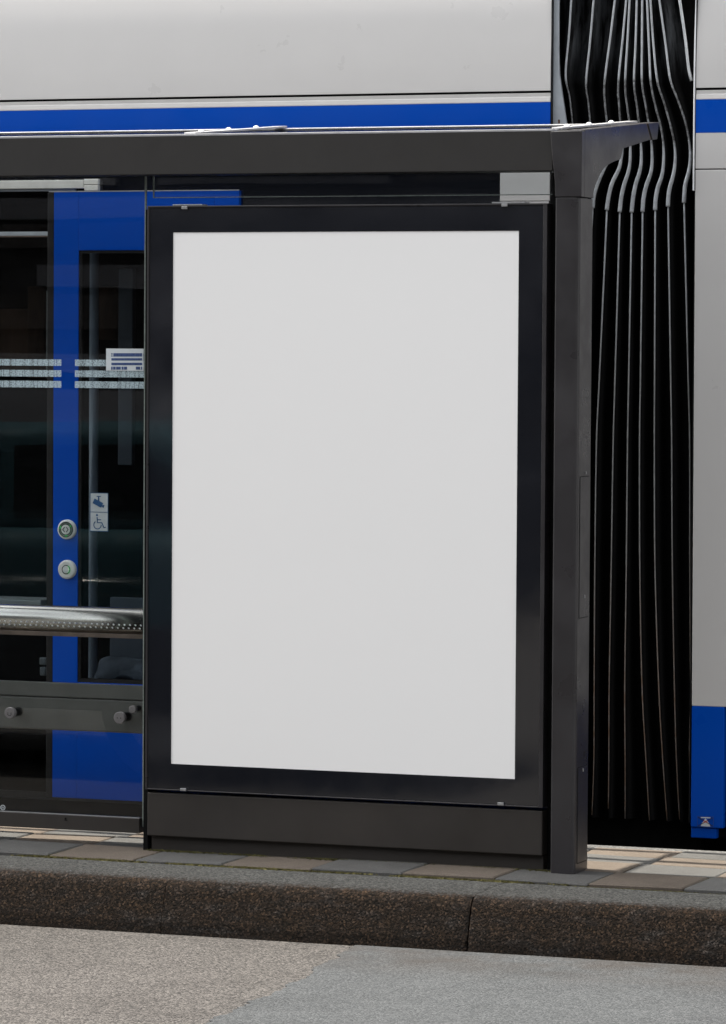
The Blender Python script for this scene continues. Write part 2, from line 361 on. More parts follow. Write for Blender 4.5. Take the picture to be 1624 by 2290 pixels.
# platform: a bed of soil with separately laid slabs, grey and sand coloured in a checker
mb = MB(); mb.box(-30, 30, -.2215, .655, -.3, -.014)
tag(mb.build('paving_bed', 'soil'), 'dark soil bed in the joints of the paving', 'soil', kind='structure')
mb = MB(); tones = []
rows_y = [-.219, .075, .297, .475, .654]; col0 = [1.556, 1.572, 1.596, 1.612]
lay = mb.bm.loops.layers.float_color.new('tone')
rnd = random.Random(11)
for r in range(4):
    for k in range(-60, 60):
        x0 = col0[r] + .3*k; x1 = x0 + .3
        g = rnd.uniform(.0012, .0028); y0, y1 = rows_y[r]+g*.8, rows_y[r+1]-g*.8
        x0 += g; x1 -= g
        dz = [rnd.uniform(-.0025, .0025) for _ in range(4)]; z = rnd.uniform(-.003, .001)
        if (k + r) % 2 == 0: t = Vector((.114, .095, .078))
        else: t = Vector((.088, .0865, .083))
        t *= rnd.uniform(.88, 1.1)
        b = .005
        top = [(x0+b, y0+b), (x1-b, y0+b), (x1-b, y1-b), (x0+b, y1-b)]; bot = [(x0, y0), (x1, y0), (x1, y1), (x0, y1)]
        vt = [mb.bm.verts.new((p[0], p[1], z+dz[i])) for i, p in enumerate(top)]
        vm = [mb.bm.verts.new((p[0], p[1], z+dz[i]-.004)) for i, p in enumerate(bot)]
        vb = [mb.bm.verts.new((p[0], p[1], -.05)) for p in bot]
        fs = [mb.bm.faces.new(vt)]
        for A, B in ((vt, vm), (vm, vb)):
            for i in range(4): fs.append(mb.bm.faces.new((A[i], B[i], B[(i+1)%4], A[(i+1)%4])))
        for fc in fs:
            for lp in fc.loops: lp[lay] = (*t, 1)
tag(mb.build('pavement', 'paver'), 'grey and sand coloured square paving slabs of the platform', 'pavement', kind='structure')
mb = MB(); mb.box(-30, 30, .657, .735, -.3, -.004)
tag(mb.build('platform_edge', 'edge', bevel=.006), 'dark stone edge strip of the platform beside the tram', 'platform edge', kind='structure')

# moss and dry grit in the joints
mb = MB(); rnd = random.Random(5)
def tuft(x, y, z, s):
    for _ in range(rnd.randint(3, 6)):
        a = rnd.uniform(0, 6.28); h = s*rnd.uniform(.5, 1.3); w = s*.35
        dx, dy = math.cos(a), math.sin(a); ox, oy = x+rnd.uniform(-s, s), y+rnd.uniform(-s, s)*.7
        v = [mb.bm.verts.new(p) for p in ((ox-dy*w, oy+dx*w, z), (ox+dy*w, oy-dx*w, z), (ox+dx*s*.7+rnd.uniform(-.3,.3)*s, oy+dy*s*.7, z+h))]
        mb.bm.faces.new(v)
def dens(x, sd): return .5+.5*math.sin(x*7.3+sd)*math.sin(x*17.1+sd*2.3)
for _ in range(9000):
    x = rnd.uniform(-.7, 1.5)
    if rnd.random() < dens(x, 1)**1.3: tuft(x, -.2235+rnd.gauss(0, .008), -.010, rnd.uniform(.002, .0055))
for _ in range(1500):
    x = rnd.uniform(1.4, 2.3)
    if rnd.random() < dens(x, 1): tuft(x, -.2235+rnd.gauss(0, .004), -.012, rnd.uniform(.001, .003))
for _ in range(3200):
    x = rnd.uniform(0, 1.38)
    if rnd.random() < dens(x, 4)**1.5: tuft(x, -.001+abs(rnd.gauss(0, .012))*-1+.02, -.002, rnd.uniform(.002, .0055))
for _ in range(1500):
    x = rnd.uniform(1.45, 2.3); r = rnd.choice((1, 2, 2)); tuft(x, rows_y[r]+rnd.gauss(0, .0035), -.006, rnd.uniform(.001, .003))
for _ in range(900):
    k = rnd.choice((-6,-5,-4,-3,-2,-1,0,1)); r = rnd.choice((0, 0, 1)); tuft(col0[r]+.3*k+rnd.gauss(0, .003), rnd.uniform(rows_y[r], rows_y[r+1]), -.006, rnd.uniform(.001, .003))
tag(mb.build('moss', 'moss'), 'yellow green moss growing in the paving joints', 'moss', kind='stuff')

# ------------------------------------------------------------------ advertising display (its glass front lies on Y = 0)
ad = empty('advertising_display', (0, .07, 0), 'upright dark advertising display holding a large blank white poster', 'advertising display')
X0, X1, ZB, ZT = 0.0, 1.341, .1955, 2.0655
px0, px1, pz0, pz1 = .088, 1.2485, .2813, 1.9813
mb = MB(); mb.box(X0+.012, X1-.012, .012, .125, ZB+.004, ZT-.004); mb.build('case', 'black', ad, .004)
mb = MB()                                        # slim metal frame round the glass
fl, fr_, ft = .0065, .0135, .0055
mb.box(X0, X0+fl, -.004, .06, ZB, ZT); mb.box(X1-fr_, X1, -.004, .06, ZB, ZT)
mb.box(X0+fl, X1-fr_, -.004, .06, ZT-ft, ZT); mb.box(X0+fl, X1-fr_, -.004, .06, ZB, ZB+ft*.8)
mb.build('frame', 'pillar', ad, .0015)
mb = MB()                                        # black printed border behind polished glass
gx0, gx1, gz0, gz1 = X0+fl+.001, X1-fr_-.001, ZB+ft, ZT-ft-.001
mb.box(gx0, px0, .0, .008, gz0, gz1); mb.box(px1, gx1, .0, .008, gz0, gz1); mb.box(px0, px1, .0, .008, pz1, gz1); mb.box(px0, px1, .0, .008, gz0, pz0)
mb.build('glass_border', 'border', ad)
mb = MB(); mb.box(px0, px1, .002, .009, pz0, pz1); mb.build('poster', 'poster', ad)
for (u0_, u1_, v0_, v1_) in ((406.6, 419.5, 460.8, 467.7), (1121.8, 1135.3, 454.8, 461.8), (403.5, 416.5, 1761.5, 1768.5), (1113, 1126.5, 1793.5, 1801)):
    a = XZ(u0_, v0_, -.008); c = XZ(u1_, v1_, -.008)
    mb = MB(); mb.box(a[0], c[0], -.011, -.0042, c[1], a[1]); mb.build('clip', 'clip', ad, .0015)
for (u0_, u1_) in ((388, 454), (1101, 1175)):
    a = XZ(u0_, 457, .01)[0]; c = XZ(u1_, 457, .01)[0]
    mb = MB(); mb.box(a, c, .004, .05, ZT+.0005, ZT+.005); mb.build('hinge_plate', 'clip', ad, .001)
mb = MB(); mb.box(.004, 1.338, .004, .12, .0455, .186); mb.build('plinth', 'plinth', ad, .004, seg=3)
mb = MB(); mb.box(.008, 1.334, .03, .11, -.012, .0452); mb.build('base', 'plinth', ad, .002)

# ------------------------------------------------------------------ bus shelter
sh = empty('bus_shelter', (0, .3, 0), 'anthracite tram stop shelter with glass back wall and flat roof', 'shelter')
mb = MB(); mb.box(-.016, -.001, .02, .12, -.012, 2.055); mb.build('post', 'gap', sh)
mb = MB(); mb.box(1.3415, 1.374, .045, .12, -.012, 2.16); mb.build('post', 'gap', sh)
BX0 = -2.6
mb = MB()
mb.box(BX0, 1.362, -.02, .10, 2.1645, 2.2855); mb.build('beam', 'anth', sh, .002)
mb = MB(); mb.box(BX0, 1.362, -.021, .03, 2.2857, 2.2925); mb.build('roof_lip', 'lip', sh, .001)
mb = MB(); mb.pyz([(.03, 2.268), (.30, 2.297), (.30, 2.3065), (.03, 2.2835)], BX0, 1.40); mb.build('gutter', 'roofdark', sh)
mb = MB(); mb.pyz([(.302, 2.3035), (.80, 2.3478), (.80, 2.3484), (.302, 2.3041)], BX0, 1.40); mb.build('roof_panel', 'roofglass', sh)
mb = MB(); mb.pyz([(.80, 2.325), (.835, 2.328), (.835, 2.3525), (.80, 2.3495)], BX0, 1.40); mb.build('rear_rail', 'roofdark', sh, .001)
mb = MB(); mb.pyz([(.805, 2.350), (.836, 2.353), (.836, 2.3562), (.805, 2.3525)], BX0, 1.40); mb.build('rear_cap', 'lip', sh)
mb = MB(); mb.pyz([(.56, 2.302), (.60, 2.305), (.60, 2.3265), (.56, 2.3232)], BX0, 1.40); mb.build('shadow_bar', 'roofdark', sh, .001)  # added roof bar, there to throw a dark band on the paving
def rafter(X):
    mb = MB(); mb.pyz([(.03, 2.2935), (.835, 2.357), (.835, 2.3635), (.03, 2.300)], X-.018, X+.018)
    o = mb.build('rafter', 'lip', sh, .001)
    for y in (.13, .36, .60): 
        mb = MB(); z = 2.300+(y-.03)*.079
        mb.tube([(X, y, z-.002), (X, y, z+.004), (X, y, z+.007)], [.010, .009, .003], 12); mb.build('knob', 'trim', o, smooth=True)
for X in (.13, -1.15, -2.4): rafter(X)
rafter(1.36)
# pillar with flared head and the roof arm
def pillar(XL, XR, flip=1):
    yf, yb = -.03, .105
    mb = MB(); mb.pxy([(XL, yf+.004), (XL+.004, yf), (XR-.012, yf), (XR-.0035, yf+.0035), (XR, yf+.012), (XR, yb), (XL, yb)], -.012, 2.081)
    pl = mb.build('pillar', 'pillar', sh, .0015, seg=2)
    return pl
PL, PR = 1.375, 1.4535
pl = pillar(PL, PR)
head = [XZ(*z4(378, 1440), -.03), XZ(*z4(372, 1330), -.03), XZ(*z4(358, 1200), -.03), XZ(*z4(346, 1050), -.03), XZ(*z4(340, 960), -.03)]
hx = [(p[0], p[1]) for p in head]
hx[0] = (PL, 2.0835)
zt = 2.2855
mb = MB()
mb.pxz([(h[0], min(h[1], zt)) for h in hx] + [(PR+.0062, zt), (PR+.0062, 2.0835)], -.032, .0)
mb.build('pillar_head', 'pillar', sh, .002)
pr = [(565,958),(1135,892),(1120,1018),(1072,1022)] ; 
arm = []
for q in [(565,955),(1135,892),(1120,1018),(1072,1020),(870,1085),(864,1120),(860,1160)]:
    p = onX(*z4(*q), PR+.006); arm.append((p.y, p.z))
cur = []
for q in [(860,1160),(800,1180),(740,1215),(712,1250),(690,1290),(665,1350),(650,1400),(645,1455)]:
    p = onX(*z4(*q), PR+.003); cur.append((p.y, p.z))
cur = [tuple(v) for v in spline(cur, 4)][1:-3]
tip = arm[1:4]
slot0 = onX(*z4(1040, 900), PR+.006); slot1 = onX(*z4(1072, 1020), PR+.006)
main = [(.0005, 2.2895), (slot0.y, slot0.z), (slot1.y, slot1.z), arm[4], arm[5]] + cur + [(.0965, 2.0835), (.0005, 2.0835)]
mb = MB(); mb.pyz(main, PR-.045, PR+.006); mb.build('roof_arm', 'pillar', sh, .0015)
mb = MB(); mb.pyz([(slot0.y+.004, slot0.z-.003), (slot0.y+.022, slot0.z-.001), (slot1.y+.022, slot1.z+.002), (slot1.y+.003, slot1.z+.002)], PR-.045, PR+.001); mb.build('arm_joint', 'steelb', sh)
mb = MB(); mb.pyz([(slot0.y+.022, slot0.z+.001), (arm[1][0], arm[1][1]), (arm[2][0], arm[2][1]), (slot1.y+.022, slot1.z)], PR-.045, PR+.006); mb.build('arm_end_cap', 'pillar', sh, .002)
mb = MB()
mb.tube([(PR+.003, -.012, 2.2885), (PR+.003, -.012, 2.2915), (PR+.003, -.012, 2.294)], [.007, .006, .002], 10)
# service hatches in the pillar's side
def hatch(px, top, bot, lock):
    zt_, zb_ = onX(px, top, PR).z, onX(px, bot, PR).z
    mb = MB(); y0, y1 = -.004, .088
    pts = [(y0, zb_), (y1, zb_+.004), (y1, zt_), (y0, zt_)]
    mb.pyz(pts, PR-.003, PR+.0012); mb.build('hatch', 'pillar', pl, .001)
    mb = MB(); mb.box(PR+.0011, PR+.0016, y0-.0016, y0-.0002, zb_-.001, zt_+.001); mb.box(PR+.0011, PR+.0016, y0-.0016, y1, zt_+.0002, zt_+.0016); mb.box(PR+.0011, PR+.0016, y0-.0016, y1, zb_-.0016, zb_-.0002)
    mb.build('hatch_seam', 'gap', pl)
    p = onX(px, lock, PR)
    mb = MB(); mb.box(PR, PR+.0035, .045, .051, p.z-.005, p.z+.005); mb.build('lock', 'clip', pl, .001)
hatch(1303, 1066, 1380, 1334)
hatch(1301, 1714, 1926, 1722)
p = onX(1306, 1058, PR); mb = MB(); mb.box(PR, PR+.0035, .05, .055, p.z-.004, p.z+.005); mb.build('lock', 'clip', pl, .001)
pillar(-2.58, -2.5)
# glass: back wall left of the display and the strip above it
GY = .08
gzb = .094
mb = MB(); mb.box(-1.25, -.045, GY, GY+.0005, gzb, 2.17); gl = mb.build('glass_pane', 'glass', sh)
mb = MB(); mb.box(-.0447, -.0405, GY-.003, GY+.006, gzb-.03, 2.164); mb.build('glass_edge', 'glassedge', gl)
mb = MB(); mb.box(-2.48, -1.262, GY, GY+.0005, gzb, 2.17); mb.build('glass_pane', 'glass', sh)
mb = MB(); mb.box(-.021, 1.326, GY+.02, GY+.0205, 2.0975, 2.17); gt = mb.build('transom_glass', 'glass', sh)
mb = MB(); mb.box(-.021, 1.326, GY+.017, GY+.023, 2.0945, 2.0973); mb.box(1.3262, 1.329, GY+.017, GY+.023, 2.0945, 2.164); mb.box(-.0245, -.0213, GY+.017, GY+.023, 2.0945, 2.164); mb.build('glass_edge', 'glassedge', gt)
mb = MB(); mb.box(-2.48, -.0465, GY-.022, GY+.022, .0445, .0925); rl = mb.build('bottom_rail', 'plinth', sh, .002)
mb = MB(); mb.box(-2.48, -.0465, GY-.0215, GY-.012, .0926, .0945); mb.build('rail_bead', 'clip', rl)
p = onY(147, 1830, GY-.023); mb = MB(); mb.disc(p.x, p.z, .003, GY-.024, GY-.022, 12); mb.box(p.x-.004, p.x+.006, GY-.0235, GY-.0222, p.z-.006, p.z-.004); mb.build('lock', 'gap', rl)
# frosted stripes (three rows, two runs)
for (zt_, zb_) in ((1.5735, 1.5525), (1.5385, 1.517), (1.5035, 1.4815)):
    for (a, c) in ((-1.2, -.338), (-.2895, -.046)):
        mb = MB(); mb.box(a, c, GY-.0016, GY-.0008, zb_, zt_); mb.build('frosted_stripe', 'frost', gl)
# notice sheet behind the pane
a = XZ(238, 779, GY-.003); c = XZ(326, 829, GY-.003)
mb = MB(); mb.box(a[0], -.0462, GY-.0035, GY-.0025, c[1], a[1]); nt_ = mb.build('notice_sheet', 'stickerw', gl)
nz = zc(220, 840, 10.15)
mb = MB()
def blk(x0, y0, x1, y1):
    p = XZ(*nz(x0, y0), GY-.004); q = XZ(*nz(x1, y1), GY-.004); mb.box(p[0], min(q[0], -.047), GY-.0041, GY-.0036, q[1], p[1])
rnd = random.Random(2)
for (y0, y1, x0) in ((360, 446, 625), (485, 545, 575), (600, 662, 575)):
    x = x0
    while x < 1340:
        w = rnd.choice((26, 38, 52, 70, 95)); blk(x, y0, min(x+w, 1348), y1); x += w+3
for (x0, x1) in ((570, 605), (620, 680), (695, 810), (832, 880), (893, 968), (1190, 1300), (1322, 1350)): blk(x0, 700, x1, 775)
for (y0, y1) in ((360, 385), (395, 412), (425, 445)): blk(572, y0, 606, y1)
for (y0, y1) in ((370, 405), (412, 440), (450, 475), (485, 505), (520, 550)): blk(1372, y0, 1408, y1)
mb.build('printed_lines', 'navy', nt_)
# etched quality mark near the pane's foot
p = onY(6, 1805, GY); mb = MB(); mb.disc(p.x+.002, p.z, .0088, GY-.0016, GY-.0008, 24, 0, .0068)
mb.stroke([(p.x-.002, p.z-.003), (p.x, p.z+.002), (p.x+.004, p.z+.002), (p.x+.003, p.z-.004)], .0016, GY-.0016, GY-.0008); mb.build('etched_mark', 'stickerw', gl)

# ------------------------------------------------------------------ bench unit behind the glass
bn = empty('bench', (-.65, .2, 0), 'perforated steel backrest tube over a grey bolted bench panel', 'bench')
TY = .175
t0 = onY(0, 1349, TY); t1 = onY(0, 1409, TY); tr_ = (t0.z-t1.z)/2; tz = (t0.z+t1.z)/2 - .001
mb = MB(); XE = -.047
mb.tube([(-1.9, TY, tz), (XE, TY, tz)], tr_, 64)
tb = mb.build('backrest_tube', 'steel', bn, smooth=True)
mb = MB()  # studs in place of perforations, pale dots for light shining through them
for ang, off in ((-12, 0.), (-27, .006)):
    a = math.radians(ang)
    for k in range(72):
        x = -.075 - off - k*.0195
        c = Vector((x, TY-tr_*math.cos(a), tz+tr_*math.sin(a)))
        n = Vector((0, -math.cos(a), math.sin(a)))
        mb.tube([c-n*.002, c+n*.0008, c+n*.0018], [.0034, .0030, .0012], 8)
mb.build('hole_glint_studs', 'trim', tb, smooth=True)
mb = MB(); mb.box(-1.9, XE, TY-tr_*.75, TY-tr_*.1, tz-tr_-.0095, tz-tr_+.0045); mb.build('under_lip', 'steelb', bn, .001)
mb = MB(); mb.pxz([(XE-.032, tz+.012), (XE-.002, tz+.010), (XE-.002, tz-tr_+.004), (XE-.018, tz-tr_+.004)], TY-tr_-.001, TY-tr_+.02); mb.build('end_bracket', 'black', bn, .001)
BY = .125
mb = MB(); mb.box(-2.2, -.046, BY-.003, BY+.02, .470, .5165); mb.build('seat_edge', 'bench', bn, .002)
mb = MB(); mb.box(-2.2, -.046, BY, BY+.02, .3605, .4685); mb.build('panel', 'bench', bn, .006, seg=3)
for y in (.165, .30): mb = MB(); mb.box(-2.1, -.12, y, y+.035, .44, .462); mb.build('sun_slat', 'bench', bn, .003)  # unseen slats, gapped to let sun stripes fall on the slabs
for X in (-1.9, -1.0): mb = MB(); mb.box(X-.02, X+.02, BY+.0205, .39, .42, .4395); mb.build('slat_bracket', 'anth', bn)
for X in (-1.9, -1.0): mb = MB(); mb.box(X-.02, X+.02, .2, .26, -.01, .4195); mb.build('leg', 'anth', bn, .003)
def bolt(u, v, r, front, holes):
    p = onY(u, v, front)
    mb = MB(); mb.disc(p.x, p.z, r, front, front+.016, 32, .0022); o = mb.build('bolt', 'bolt', bn, smooth=False)
    mb = MB(); mb.disc(p.x, p.z, r*.72, front+.016, BY+.001, 24); mb.build('spacer', 'black', o)
    if holes:
        mb = MB()
        for s_ in (-1, 1): mb.disc(p.x+s_*r*.30, p.z, r*.09, front-.0005, front+.001, 10)
        if holes == 2: mb.stroke([(p.x-r*.4, p.z-r*.2), (p.x-r*.15, p.z-r*.42), (p.x+r*.15, p.z-r*.42), (p.x+r*.4, p.z-r*.2)], r*.09, front-.0005, front+.0005)
        mb.build('spanner_holes', 'gap', o)
bolt(21.7, 1594, .0185, .052, 2); bolt(266.5, 1605, .0195, .052, 1); bolt(295.8, 1586, .0125, .070, 0)

# ------------------------------------------------------------------ tram (platform side face on Y = 1)
TF = 1.0
tram = empty('tram', (1.28, 2.2, -.1), 'white tram with blue stripe, blue door and black bellows gangway', 'tram')
LX1 = onY(1230.5, 230, TF).x; RX0 = onY(1556, 250, TF).x
LX0, RX1 = -4.5, 4.2
zg1, zg0 = 2.4785, 2.4705        # groove under the roof panel
zs1, zs0 = 2.440, 2.331          # blue stripe
roofq = [(TF, zg1), (TF+.001, 2.56), (TF+.006, 2.66), (TF+.016, 2.78), (TF+.035, 2.90), (TF+.075, 3.02), (TF+.15, 3.13), (TF+.28, 3.22), (TF+.6, 3.28), (TF+1.15, 3.3), (TF+1.7, 3.28), (TF+2.02, 3.22), (TF+2.17, 3.12), (TF+2.26, 2.9), (TF+2.3, 2.4), (TF+2.3, .05), (TF+2.27, .05), (TF+2.27, 2.4), (TF+2.2, 2.86), (TF+1.95, 3.14), (TF+1.15, 3.24), (TF+.3, 3.16), (TF+.03, 2.8), (TF+.02, zg1)]
roofp = [tuple(v) for v in spline(roofq[1:9], 5)]; roofp = [roofq[0]] + roofp + roofq[9:]
def upper(x0, x1, zz=0.):
    mb = MB(); mb.pyz(roofp, x0, x1); o = mb.build('roof_panel', 'white', tram, smooth=True); o.data.set_sharp_from_angle(angle=math.radians(25))
    mb = MB(); mb.box(x0, x1, TF+.012, TF+.03, zg0-.002, zg1+.002); mb.build('seam', 'gap', tram)
    mb = MB(); mb.pyz([(TF-.001, zs1), (TF-.001, zs1+.004), (TF+.001, zs1+.016), (TF+.003, zs1+.018), (TF+.002, zg0), (TF+.03, zg0), (TF+.03, zs1)], x0, x1); mb.build('gutter_rail', 'white2', tram, .001)
    mb = MB(); mb.box(x0, x1, TF-.0005, TF+.03, zs0, zs1-.0002); mb.build('stripe', 'blue', tram)
    return o
upper(LX0, LX1); upper(RX0, RX1)
# left car: letterboard, end column, black window band, door
mb = MB(); mb.box(LX0, LX1, TF, TF+.03, 2.215, zs0-.0003); mb.build('letterboard', 'white', tram)
EC = onY(1118, 420, TF).x
mb = MB(); mb.box(EC, LX1, TF, TF+.03, 2.111, 2.2148); mb.box(EC, LX1-.003, TF+.001, TF+.03, .46, 2.1098); mb.build('end_panel', 'white', tram, .002)
mb = MB(); mb.box(.05, LX1, TF, TF+.03, .03, .459); mb.build('skirt', 'blue', tram, .003)
DX0, DX1 = onY(125, 430, TF).x, onY(538, 427, TF).x
DZT = 2.1535
# blue door leaf with its glazed opening
wx0, wz1, wz0 = onY(180, 560, TF).x, onY(180, 560, TF).z, onY(325, 1530, TF).z
wx1 = DX1-.09
dr = MB()
dr.box(DX0, wx0, TF-.014, TF+.02, .035, DZT); dr.box(wx1, DX1, TF-.014, TF+.02, .035, DZT)
dr.box(wx0, wx1, TF-.014, TF+.02, wz1, DZT); dr.box(wx0, wx1, TF-.014, TF+.02, .035, wz0)
door = dr.build('door', 'blue', tram, .0015)
mb = MB(); g_ = .010
mb.box(wx0, wx0+g_, TF-.010, TF+.015, wz0, wz1); mb.box(wx1-g_, wx1, TF-.010, TF+.015, wz0, wz1); mb.box(wx0+g_, wx1-g_, TF-.010, TF+.015, wz1-g_, wz1); mb.box(wx0+g_, wx1-g_, TF-.010, TF+.015, wz0, wz0+g_*1.4)
mb.build('window_seal', 'black', door)
mb = MB(); mb.box(wx0+g_, wx1-g_, TF-.002, TF-.0015, wz0+g_*1.4, wz1-g_); dwin = mb.build('window', 'tglass', door)
mb = MB(); mb.box(onY(110, 428, TF).x, DX0-.0003, TF-.013, TF+.02, .035, DZT-.003); mb.build('edge_rubber', 'black', door, .003)
mb = MB(); mb.box(DX0-.02, DX1, TF-.0145, TF-.009, DZT+.0002, DZT+.0035); mb.build('drip_rail', 'lip', door)
# buttons
def button(u, v, r, kind):
    p = onY(u, v, TF-.02)
    fy = TF-.030
    mb = MB(); mb.disc(p.x, p.z, r, fy, TF-.0142, 40, .006); o = mb.build('door_button', 'ring', door, smooth=False)
    ri = r*(.80 if kind == 'open' else .50); rc = r*(.49 if kind == 'open' else .38)
    mb = MB(); mb.disc(p.x, p.z, ri, fy-.0012, fy+.002, 40, .0008); mb.build('led_ring', 'ringd', o)
    mb = MB(); mb.disc(p.x, p.z, rc, fy-.0032, fy, 32, .001); mb.build('push_cap', 'ring', o)
    rm = (ri+rc)/2
    lit, dim = MB(), MB()
    n = 36 if kind == 'open' else 14
    for k in range(n):
        a = 2*math.pi*k/n; deg = math.degrees(a)
        on = (149 <= deg <= 171 or 29 <= deg <= 41 or 269 <= deg <= 281) if kind == 'open' else (deg <= 62 or deg >= 298)
        if kind != 'open' and not on: continue
        cx, cz = p.x+rm*math.cos(a), p.z+rm*math.sin(a)
        if on:
            lm = MB(); lm.disc(cx, cz, .0010, fy-.0022, fy-.001, 8); lm.build('led', 'led', o)
        else: dim.disc(cx, cz, .0013, fy-.0022, fy-.001, 8)
    lit.bm.free()
    if kind == 'open':
        dim.build('unlit_led', 'leddim', o)
        mb = MB(); s_ = r*.13
        for q in (-1, 1): mb.stroke([(p.x+q*s_*.7, p.z+s_*1.9), (p.x+q*s_*2.3, p.z), (p.x+q*s_*.7, p.z-s_*1.9)], s_*.75, fy-.0042, fy-.003)
        mb.build('arrows', 'ringd', o)
    else:
        dim.bm.free()
        mb = MB(); wheelchair(mb, p.x-.001, p.z, .020, fy-.0042, fy-.003, .0011); mb.build('wheelchair_mark', 'pole', o)
def wheelchair(mb, cx, cz, h, y0, y1, w):
    """seated figure in a wheelchair, h = height"""
    T = lambda u, v: (cx+(u-.46)*h, cz+(v-.5)*h)
    mb.disc(*T(.30, .93), .075*h, y0, y1, 14)
    mb.stroke([T(.31, .80), T(.34, .42), T(.66, .42), T(.82, .08), T(.94, .13)], w, y0, y1)
    mb.stroke([T(.33, .62), T(.60, .62)], w*.8, y0, y1)
    arc = [T(.34+.27*math.cos(math.radians(a)), .27+.27*math.sin(math.radians(a))) for a in range(125, 366, 15)]
    mb.stroke(arc, w*.8, y0, y1)
button(150.5, 1183.5, .0345, 'open'); button(151, 1273, .0335, 'access')
# camera and wheelchair stickers on the door window
sy = TF-.0035
a = XZ(203, 1102.5, sy); c = XZ(241, 1187, sy); 
mb = MB(); mb.box(a[0], c[0], sy, sy+.0008, c[1], a[1]); st = mb.build('pictogram_sticker', 'stickerw', dwin)
mb = MB(); bw = .0022
mb.box(a[0]-bw, a[0], sy-.0002, sy+.0008, c[1]-bw, a[1]+bw); mb.box(c[0], c[0]+bw, sy-.0002, sy+.0008, c[1]-bw, a[1]+bw)
mb.box(a[0], c[0], sy-.0002, sy+.0008, a[1], a[1]+bw); mb.box(a[0], c[0], sy-.0002, sy+.0008, c[1]-bw, c[1])
mz = (a[1]+c[1])/2; mb.box(a[0], c[0], sy-.0006, sy-.0001, mz-.001, mz+.001)
mb.build('sticker_border', 'stickerb', st)
zs = zc(100, 1180, 6.246)
Q = lambda x, y: XZ(*zs(x, y), sy)
mb = MB(); y0_, y1_ = sy-.0007, sy-.0001
mb.pxz([Q(845,348), Q(978,420), Q(945,492), Q(812,420)], y0_, y1_)
mb.pxz([Q(876,308), Q(942,308), Q(942,322), Q(876,322)], y0_, y1_); mb.pxz([Q(899,322), Q(917,322), Q(917,396), Q(895,384)], y0_-.0001, y1_)
mb.pxz([Q(972,448), Q(1000,450), Q(978,498), Q(958,468)], y0_-.0002, y1_)
mb.build('camera_pictogram', 'stickerb', st)
mb = MB(); cc = Q(915, 705); wheelchair(mb, cc[0], cc[1], .052, y0_, y1_, .0040); mb.build('wheelchair_pictogram', 'stickerb', st)
# fixed side window left of the door
sx1 = onY(109, 900, TF).x
zb1 = onY(0, 524, TF).z
mb = MB(); mb.box(LX0, sx1, TF+.004, TF+.0045, .05, zb1-.006); sw = mb.build('side_window', 'tglass', tram)
mb = MB(); mb.box(LX0, sx1, TF-.002, TF+.02, zb1-.005, zb1+.009); mb.build('window_bar', 'flange', tram, .001)
mb = MB(); mb.box(LX0, sx1, TF-.001, TF+.015, zb1-.0095, zb1-.0055); mb.build('window_bar_edge', 'steelb', tram)
mb = MB(); mb.box(LX0, sx1, TF+.004, TF+.0045, zb1+.0095, 2.150); mb.build('side_window', 'tglass', tram)
mb = MB(); mb.box(LX0, sx1, TF, TF+.02, .03, .0495); mb.build('sill', 'black', tram)
# black header over door with its cream cable trunking
mb = MB(); mb.box(LX0, EC-.0005, TF+.012, TF+.03, 2.1575, 2.2145); mb.box(DX1+.001, EC-.0005, TF+.006, TF+.03, .46, 2.157); mb.build('black_band', 'border', tram)
q = onY(190, 402, TF); q2 = onY(190, 421, TF)
mb = MB(); mb.box(LX0, q.x-.001, TF-.006, TF+.011, q2.z, q.z); mb.build('trunking', 'cream', tram, .002)
q3 = onY(222, 400, TF); q4 = onY(222, 426, TF); zmid = onY(222, 413, TF).z
mb = MB(); mb.box(q.x+.0005, q3.x, TF-.008, TF+.011, zmid+.0008, q3.z); mb.box(q.x+.002, q3.x, TF-.009, TF+.011, q4.z, zmid-.0008); mb.build('trunking_end', 'cream', tram, .002)
mb = MB(); mb.box(LX0, sx1+.1, TF+.002, TF+.011, 2.1577, q2.z-.0005); mb.build('trunking_shelf', 'partition', tram)
# interior
mb = MB(); mb.box(LX0, LX1-.04, TF+.03, 3.25, -.02, .02); mb.build('floor', 'interior', tram)
mb = MB(); mb.box(LX0, LX1-.04, 3.2, 3.26, .02, 2.6); mb.build('far_wall', 'interior', tram)
mb = MB(); mb.box(LX0, LX1-.04, TF+.035, 3.2, 2.26, 2.29); mb.build('ceiling', 'interior', tram)
mb = MB(); mb.box(LX1-.04, LX1-.01, TF+.04, 3.15, .02, 2.75); mb.build('end_wall', 'interior', tram)
IY = 1.35
def ibox(u0, v0, u1, v1, Y, t, name, mat, bev=.004):
    a = XZ(u0, v0, Y); c = XZ(u1, v1, Y); mb = MB(); mb.box(a[0], c[0], Y, Y+t, c[1], a[1]); return mb.build(name, mat, tram, bev)
p0 = onY(211.5, 570, IY); rp = (onY(221, 900, IY).x-onY(202, 900, IY).x)/2
mb = MB(); mb.tube([(p0.x, IY, .02), (p0.x, IY, 2.26)], rp, 20); mb.build('grab_pole', 'pole', tram, smooth=True)
ibox(265, 600, 296, 1040, 1.9, .03, 'partition', 'partition')
ibox(246, 1335, 400, 1526, 1.3, .03, 'partition', 'partition')
ibox(-60, 1337, 92, 1356, 1.25, .16, 'ledge', 'cream')
ibox(88, 1470, 103, 1487, 1.15, .02, 'switch_box', 'clip'); ibox(89, 1491, 103, 1511, 1.15, .02, 'switch_box', 'clip')
ibox(-30, 690, 106, 840, 2.6, .05, 'interior_panel', 'interior2'); ibox(62, 640, 100, 845, 2.2, .05, 'interior_panel', 'interior2')
ibox(104, 650, 106.5, 845, 1.9, .01, 'handrail', 'cream', 0)
ibox(215, 640, 262, 760, 2.5, .05, 'interior_panel', 'interior2')
